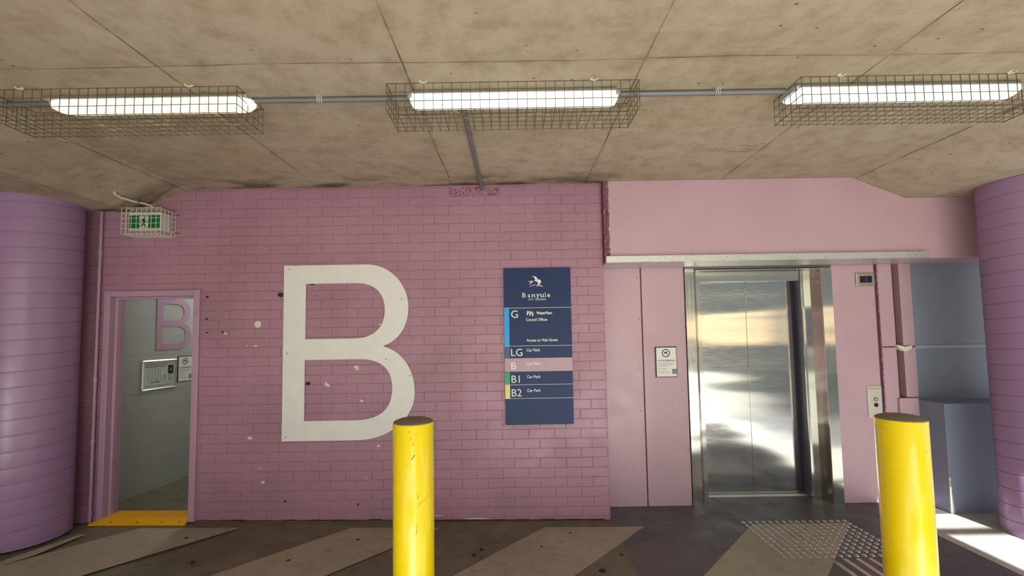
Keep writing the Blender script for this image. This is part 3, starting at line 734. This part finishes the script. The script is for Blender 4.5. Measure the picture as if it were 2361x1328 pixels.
# ------------------------------------------------------------------ ceiling luminaires, each with its own cage
def luminaire(xc, lx0, lx1, cx0, cx1, mat, label, rounded, dead=False):
    t = thing('ceiling_light', (xc, 2.47, 3.05), label, 'light', 'caged strip lights on the concrete ceiling')
    y0, y1, zt = 2.408, 2.538, 3.05
    m = MB(); bx0, bx1 = lx0+.012, lx1-.012
    m.prism([(bx0, y0+.012, zt), (bx0, y0-.006, zt-.014), (bx0, y0-.006, zt-.026), (bx0, y1+.006, zt-.026), (bx0, y1+.006, zt-.014), (bx0, y1-.012, zt)], (bx1-bx0, 0, 0))
    obj('light_body', m, 'body', t, bevel=.003)
    m = MB(); ns, yc, hw = 14, (y0+y1)/2, (y1-y0)/2
    R = []
    L_ = [0, .01, .03, .06, .09] if rounded else [0, .006, .016, .03]
    stations = [lx0+d for d in L_]+[lx1-d for d in reversed(L_)]
    for q, x in enumerate(stations):
        e = min(x-lx0, lx1-x); Lm = L_[-1]
        kx = math.sqrt(max(0, 1-(1-e/Lm)**2)); 
        wk = (.12+.88*kx) if rounded else (.80+.20*kx); dk = (.25+.75*kx) if rounded else (.15+.85*kx)
        ring = []
        for j in range(ns+1):
            a = PI*j/ns; cs, sn = math.cos(a), math.sin(a)
            ring.append((x, yc+hw*wk*(-cs if abs(cs) < 1 else -cs), zt-.022-.05*dk*(abs(sn)**.5)))
        R.append(ring)
    for i in range(len(R)-1):
        for j in range(ns): m.face([R[i][j], R[i][j+1], R[i+1][j+1], R[i+1][j]])
        m.face([R[i][0], R[i+1][0], R[i+1][ns], R[i][ns]])
    m.face(R[0]); m.face(R[-1])
    obj('diffuser', m, mat, t, smooth=True)
    m = MB()
    if not rounded:
        for x in (lx0, lx1-.018):
            m = MB(); m.box(x-.004, x+.02, y0-.004, y1+.004, zt-.045, zt-.024); obj('end_cap', m, 'body', t, bevel=.004)
    m = MB(); cage(m, cx0, cx1, 2.345, 2.60, 2.90, 3.048, .0505, .0020, .012); cg = obj('wire_cage', m, 'wire', t)
    m = MB()
    for hx in (cx0+.22, cx1-.235):
        m = MB(); m.tube([(hx-.015+.02*math.cos(a), 2.325+.012*math.sin(a), 3.046) for a in [i*.6 for i in range(-1, 8)]], .0035, 5); obj('hook', m, 'wwire', t)
    # dusty cobwebs strung through the mesh
    m = MB(); random.seed(int(xc*100)+5)
    for i in range(46 if rounded else 20):
        x = random.uniform(cx0+.1, cx1-.1); y = random.uniform(2.40, 2.59); z = random.uniform(2.905, 2.96)
        pts = [(x, y, z)]
        for j in range(4): x += random.uniform(-.04, .05); y += random.uniform(-.02, .02); z += random.uniform(-.012, .012); pts.append((x, min(y, 2.598), max(2.903, z)))
        m.tube(pts, .0009, 3)
    o = obj('cobweb', m, 'cobweb', t); o['kind'] = 'stuff'
    return t
luminaire(-2.173, -2.62, -1.462, -2.861, -1.486, 'lamp_warm', 'warm yellow caged strip light with rounded ends, nearest the exit sign', True)
luminaire(.023, -.565, .625, -.669, .716, 'lamp_cool', 'cool white caged strip light above the directory board', False)
luminaire(2.29, 1.60, 2.90, 1.604, 2.985, 'lamp_cool', 'cool white caged strip light over the lift doors', False)

# conduits
def conduit(name, pts, clips, label, mat='conduit', r=.0155):
    t = thing(name, pts[0], label, 'conduit'); m = MB(); m.tube(pts, r, 10); obj('pipe', m, mat, t, smooth=True)
    for (cx, cy, cz, ax) in clips:
        m = MB()
        if ax == 'x':
            for dx in (-.012, 0, .012): m.tube([(cx+dx, cy+(r+.003)*math.cos(a), cz+(r+.003)*math.sin(a)) for a in [i*2*PI/10 for i in range(11)]], .0035, 5)
            m.box(cx-.018, cx+.018, cy-.03, cy+.03, 3.044, 3.049)
            m.tube([(cx, cy+.022, 3.048), (cx, cy+.022, 3.022)], .004, 6)
        else:
            for dy in (-.012, 0, .012): m.tube([(cx+(r+.003)*math.cos(a), cy+dy, cz+(r+.003)*math.sin(a)) for a in [i*2*PI/10 for i in range(11)]], .0035, 5)
        obj('clip', m, 'galv' if mat == 'conduit' else mat, t)
    return t
conduit('conduit', [(-1.476, 2.475, 3.034), (-.578, 2.475, 3.034)], [(-1.086, 2.475, 3.034, 'x')], 'grey conduit joining the warm yellow strip light to a cool white one')
conduit('conduit', [(.638, 2.465, 3.034), (1.59, 2.465, 3.034)], [(1.197, 2.465, 3.034, 'x')], 'grey conduit joining the two cool white strip lights')
conduit('conduit', [(-2.955, 2.475, 3.034), (-2.634, 2.475, 3.034)], [], 'short grey conduit at the far end of the warm yellow light')
conduit('conduit', [(-.275, 2.56, 3.034), (-.265, 3.95, 3.034), (-.262, 4.0, 3.022), (-.262, 4.032, 3.0)], [], 'grey conduit crossing from a cool white light to the brick wall')
t = conduit('drain_pipe', [(-3.768, 4.018, .06), (-3.768, 4.018, 2.846)], [], 'slim pink pipe running floor to ceiling beside the doorway', 'frame', .0135)
for z in (.12, .75, 1.30, 2.45):
    m = MB(); m.lathe(-3.768, 4.018, [(.018, z), (.018, z+.03)], 14); obj('coupling', m, 'frame', t)

# ------------------------------------------------------------------ exit sign in a white cage
t = thing('exit_sign', (-3.27, 4.03, 2.63), 'green running man exit sign box on the wall above the doorway', 'sign')
ex0, ex1, ey0, ey1, ez0, ez1 = -3.43, -3.135, 3.915, 4.03, 2.642, 2.808
m = MB(); m.box(ex0, ex1, ey0, ey1, ez0, ez1); obj('housing', m, 'exitw', t, bevel=.004)
FE = Frame((ex0, ey0, ez0), (1, 0, 0), (0, -1, 0)); W_, H_ = ex1-ex0, ez1-ez0
m = MB(); art(m, FE, [rect(.012, W_-.012, .014, H_-.028)], .002, .0005); obj('green_face', m, 'exitg', t)
m = MB(); art(m, FE, [rect(.103, .182, .020, H_-.034)], .0006, .0046); obj('pale_field', m, 'exitl', t)
m = MB(); s = .001
def man(pts, ox=.106, oz=.018): return [(ox+x*.072, oz+z*.112) for x, z in pts]
art(m, FE, [man([(.63+.09*math.cos(a), .88+.08*math.sin(a)) for a in [i*PI/6 for i in range(12)]])], .0005, .006)
art(m, FE, [man([(.50, .78), (.66, .76), (.72, .62), (.98, .50), (.96, .42), (.66, .50), (.62, .44), (.72, .28), (.90, .05), (.76, .03), (.56, .28), (.46, .34), (.42, .18), (.04, .16), (.04, .26), (.32, .28), (.38, .46), (.42, .62), (.26, .58), (.12, .40), (.04, .46), (.20, .70)])], .0005, .006)
obj('running_figure', m, 'exitk', t)
t2 = thing('wire_guard', (-3.27, 4.03, 2.60), 'white wire guard fixed round the exit sign', 'guard')
m = MB(); cage(m, -3.452, -3.10, 3.868, 4.036, 2.602, 2.836, .0467, .0022, 0, True); obj('cage', m, 'wwire', t2)
for z in (2.81, 2.64):
    m = MB(); m.tube([(-3.06, 4.032, z), (-3.10, 4.03, z)], .004, 5); obj('lug', m, 'gap', t2)
t = thing('cable_tube', (-3.33, 3.70, 2.9), 'cream conduit from the sloping ceiling into the exit sign', 'conduit')
m = MB(); m.tube([(-3.34, 3.66, 2.925), (-3.345, 3.68, 2.90), (-3.335, 3.72, 2.885), (-3.30, 3.80, 2.875), (-3.25, 3.885, 2.872), (-3.232, 3.915, 2.866), (-3.226, 3.93, 2.850)], .0095, 10); obj('pipe', m, 'creamp', t, smooth=True)
m = MB(); m.tube([(-3.272+.0, 3.838+.013*math.cos(a), 2.872+.013*math.sin(a)) for a in [i*.63 for i in range(11)]], .004, 5); m.box(-3.278, -3.268, 3.835, 3.845, 2.88, 2.92); obj('clip', m, 'gap', t)

# ------------------------------------------------------------------ round columns wrapped in spiral duct
def column(cx, cy, zb_, zt_, R, label, ph):
    mb = MB(); seg, pit = 72, .1235
    prof = [(0, 0), (.03, -.0045), (.07, -.0045), (.10, 0), (.4, .0008), (.7, .0008)]
    rows = []
    k = -2
    while zb_ + k*pit < zt_+pit:
        for (o, dr_) in prof:
            rows.append([(R+dr_, zb_+(k+o)*pit+ph+pit*j/seg) for j in range(seg+1)])
        k += 1
    b = len(mb.v)
    for rw in rows:
        for j, (r, z) in enumerate(rw):
            a = 2*PI*j/seg + 0.3; mb.v.append(Vector((cx+r*math.cos(a), cy+r*math.sin(a), min(zt_, max(zb_, z)))))
    for i in range(len(rows)-1):
        for j in range(seg):
            q = (b+i*(seg+1)+j, b+i*(seg+1)+j+1, b+(i+1)*(seg+1)+j+1, b+(i+1)*(seg+1)+j)
            zs = [mb.v[x].z for x in q]
            if max(zs)-min(zs) > 1e-6 or (zb_ < zs[0] < zt_): mb.f.append(q); mb.m.append(0)
    o = obj('column', mb, 'lilac', smooth=True); return tag(o, label, 'column')
column(-4.06, 3.735, FL(-4), 2.85, .303, 'round lilac ribbed column beside the slim pink pipe', .03)
column(4.252, 3.584, 0, 2.85, .30, 'round lilac ribbed column beside the blue-grey wall', .06)

# ------------------------------------------------------------------ bollards
def bollard(x, y, label, marks):
    f = FL(x)
    t = thing('bollard', (x, y, f), label, 'bollard', 'yellow bollards in front of the wall')
    R = .11; m = MB(); m.lathe(x, y, [(R, f), (R, 1.192), (R-.003, 1.196)], 64); o = obj('post', m, 'yellow', t, smooth=True)
    m = MB(); prof = [(R-.001, 1.190), (R-.003, 1.199), (R-.012, 1.205), (R-.035, 1.213), (R-.07, 1.219), (.012, 1.221)]
    m.lathe(x, y, prof, 48); obj('concrete_cap', m, 'cap', t, smooth=True)
    for (a, z, l, tilt, wd_) in marks:
        m = MB()
        ca = math.radians(a); pts = []
        for i in range(7):
            q = (i/6-.5)*l; aa = ca+q*math.sin(tilt)/R; zz = z+q*math.cos(tilt)+random.uniform(-.002, .002)
            pts.append((aa, zz))
        for i in range(6):
            (a0, z0_), (a1, z1_) = pts[i], pts[i+1]; w2 = wd_*random.uniform(.5, 1)
            P_ = lambda aa, zz, rr=R+.0006: (x+rr*math.cos(aa), y+rr*math.sin(aa), zz)
            m.face([P_(a0-w2/R, z0_), P_(a0+w2/R, z0_), P_(a1+w2/R, z1_), P_(a1-w2/R, z1_)])
        obj('scratch', m, 'chips', t)
    return t
MT['chips'] = flat('rust_scratch', (120, 62, 14), .7)
bollard(-.553, 2.47, 'yellow bollard standing below the large white letter', [(-78, 1.035, .03, .6, .003), (-78, 1.10, .01, 0, .002), (-84, 1.13, .012, .2, .0015), (-52, .80, .09, 1.0, .0015), (-66, .83, .03, .1, .001),
        (-70, .66, .05, .1, .0012), (-70, 1.15, .008, 1, .002), (-88, 1.165, .012, 1.2, .0015), (-64, .965, .035, 1.5, .0008)])
bollard(2.027, 2.353, 'yellow bollard standing before the lift call panel', [(-108, 1.03, .02, 1.2, .001), (-76, 1.05, .015, .2, .001)])

# ------------------------------------------------------------------ lift
lf = thing('lift_entrance', (2.42, 4.31, 0), 'stainless steel lift doorway in the pink recess', 'lift')
def plan(mb, pts, z0, z1): mb.prism([(x, y, z0) for x, y in pts], (0, 0, z1-z0))
YF, YS, YD = 4.312, 4.448, 4.583
m = MB(); plan(m, [(1.697, YR+.03), (1.697, YF), (1.786, YF), (1.792, YF+.006), (1.862, YS), (1.90, YS), (1.958, YD+.05), (1.90, YD+.06)], 0, 2.262)
obj('jamb', m, 'jamb', lf)
m = MB(); plan(m, [(3.134, YR+.03), (3.134, YF), (3.034, YF), (3.028, YF+.006), (3.01, YS), (2.925, YS), (2.926, YS+.02), (3.0, YS+.02)], 0, 2.262)
obj('jamb', m, 'jamb', lf)
m = MB(); plan(m, [(2.927, YS+.021), (2.932, YD+.03), (2.893, YD+.008), (2.893, YD+.04), (3.0, YD+.04), (3.0, YS+.021)], 0, 2.262); obj('shadow_gap', m, 'return', lf)  # jamb return, the gap's shade painted as a darker tint
m = MB()   # head: sloped soffit between mitred jambs, then the transom
m.prism([(1.697, YR+.03, 2.287), (1.697, YF, 2.287), (1.697, YF, 2.272), (1.697, YF+.012, 2.262), (1.697, YS, 2.262), (1.697, YS, 2.287)], (3.134-1.697, 0, 0))
obj('head', m, 'jamb', lf)
m = MB(); m.box(1.885, 2.985, YS+.03, YD+.02, 2.155, 2.275); obj('transom', m, 'jamb', lf, bevel=.003)
for a, b_ in ((1.925, 2.4205), (2.4225, 2.892)):
    m = MB(); m.box(a, b_, YD+(0 if a < 2 else .0), YD+.03, .006, 2.2); obj('door', m, 'door', lf, bevel=.0015)
m = MB(); m.box(1.93, 2.93, YD-.06, YD+.05, 0, .005)
for y in (YD-.045, YD-.03, YD-.015): m.box(1.93, 2.93, y, y+.005, .005, .008)
obj('sill', m, 'alu', lf)
# galvanised angle under the header
m = MB(); m.prism([(.853, YH-.001, 2.345), (.853, YH-.045, 2.345), (.853, YH-.045, 2.288), (.853, YH+.26, 2.282), (.853, YH+.26, 2.2885), (.853, YH-.038, 2.292), (.853, YH-.038, 2.338), (.853, YH-.001, 2.338)], (2.90, 0, 0))
tag(obj('lintel_rail', m, 'galv'), 'galvanised steel angle rail along the bottom of the pink header', 'rail')
# indicator and call panel
t = thing('floor_indicator', (3.465, YR, 2.07), 'small dark display in a pale frame above the call plate', 'display')
m = MB(); m.box(3.376, 3.553, YR-.02, YR+.001, 2.072, 2.203); obj('bezel', m, 'alu', t, bevel=.004)
m = MB(); m.box(3.408, 3.525, YR-.0215, YR-.0195, 2.107, 2.172); obj('screen', m, 'screen', t)
m = MB(); text(m, Frame((3.46, YR-.0216, 2.115), (1, 0, 0), (0, -1, 0)), 'B', 0, .004, .038, ext=.0003); obj('digit', m, 'digit', t)
t = thing('call_panel', (3.488, YR, .80), 'pale steel lift call plate with two buttons', 'panel')
m = MB(); m.box(3.422, 3.556, YR-.012, YR+.001, .80, 1.104); obj('plate', m, 'panelw', t, bevel=.002)
for z, mat in ((.976, 'alu'), (.922, 'black')):
    m = MB(); m.lathe(3.495, z, [(.020, YR-.011), (.020, YR-.016), (.017, YR-.017), (.015, YR-.0165)], 24, 0, 'y'); b_ = obj('button', m, 'gap' if mat == 'alu' else 'black', t, smooth=True)
    m = MB(); m.lathe(3.495, z, [(.0145, YR-.015), (.0145, YR-.019), (.012, YR-.020)], 24, 0, 'y'); obj('button_face', m, mat, b_)
m = MB(); ff = Frame((3.43, YR-.0122, 1.075), (1, 0, 0), (0, -1, 0))
for i in range(14): art(m, ff, [rect(.004+i*.0085, .0098+i*.0085, .008 if i % 3 else .006, .012)], .0002)
for i in range(12): art(m, ff, [rect(.008+i*.009, .014+i*.009, -.003, .001)], .0002)
obj('small_print', m, 'grey', t)

# ------------------------------------------------------------------ tactile studs and bars
m = MB(); m.lathe(0, 0, [(.0178, 0), (.0172, .002), (.0150, .0052), (.011, .0072), (.005, .0082)], 16)
x0, y0 = 1.975, 3.355
first = None
for j in range(11):
    for i in range(16):
        x, y = x0+i*.0585, y0+j*.0585
        if first is None:
            first = obj('tactile_stud', m, 'stud', smooth=True); first.location = (x, y, .0003)
            tag(first, 'small round steel tactile stud in the floor before the lift', 'tactile stud', 'steel tactile studs before the lift')
        else:
            o = first.copy(); C.objects.link(o); o.location = (x, y, .0003)
m = MB(); m.prism([(-.0175, 0, 0), (.0175, 0, 0), (.0145, 0, .005), (-.0145, 0, .005)], (0, -.30, 0))
bar = None
for i, pl in enumerate(('steel tactile floor bar farthest from the yellow bollard', 'steel tactile floor bar second farthest from the yellow bollard', 'steel tactile floor bar second nearest the yellow bollard', 'steel tactile floor bar nearest the yellow bollard')):
    x = 2.285+i*.093
    if bar is None: bar = obj('tactile_bar', m, 'stud', bevel=.0015); o = bar
    else: o = bar.copy(); C.objects.link(o)
    o.location = (x, 3.31, .0003); tag(o, pl, 'tactile bar', 'steel tactile bars below the studs')
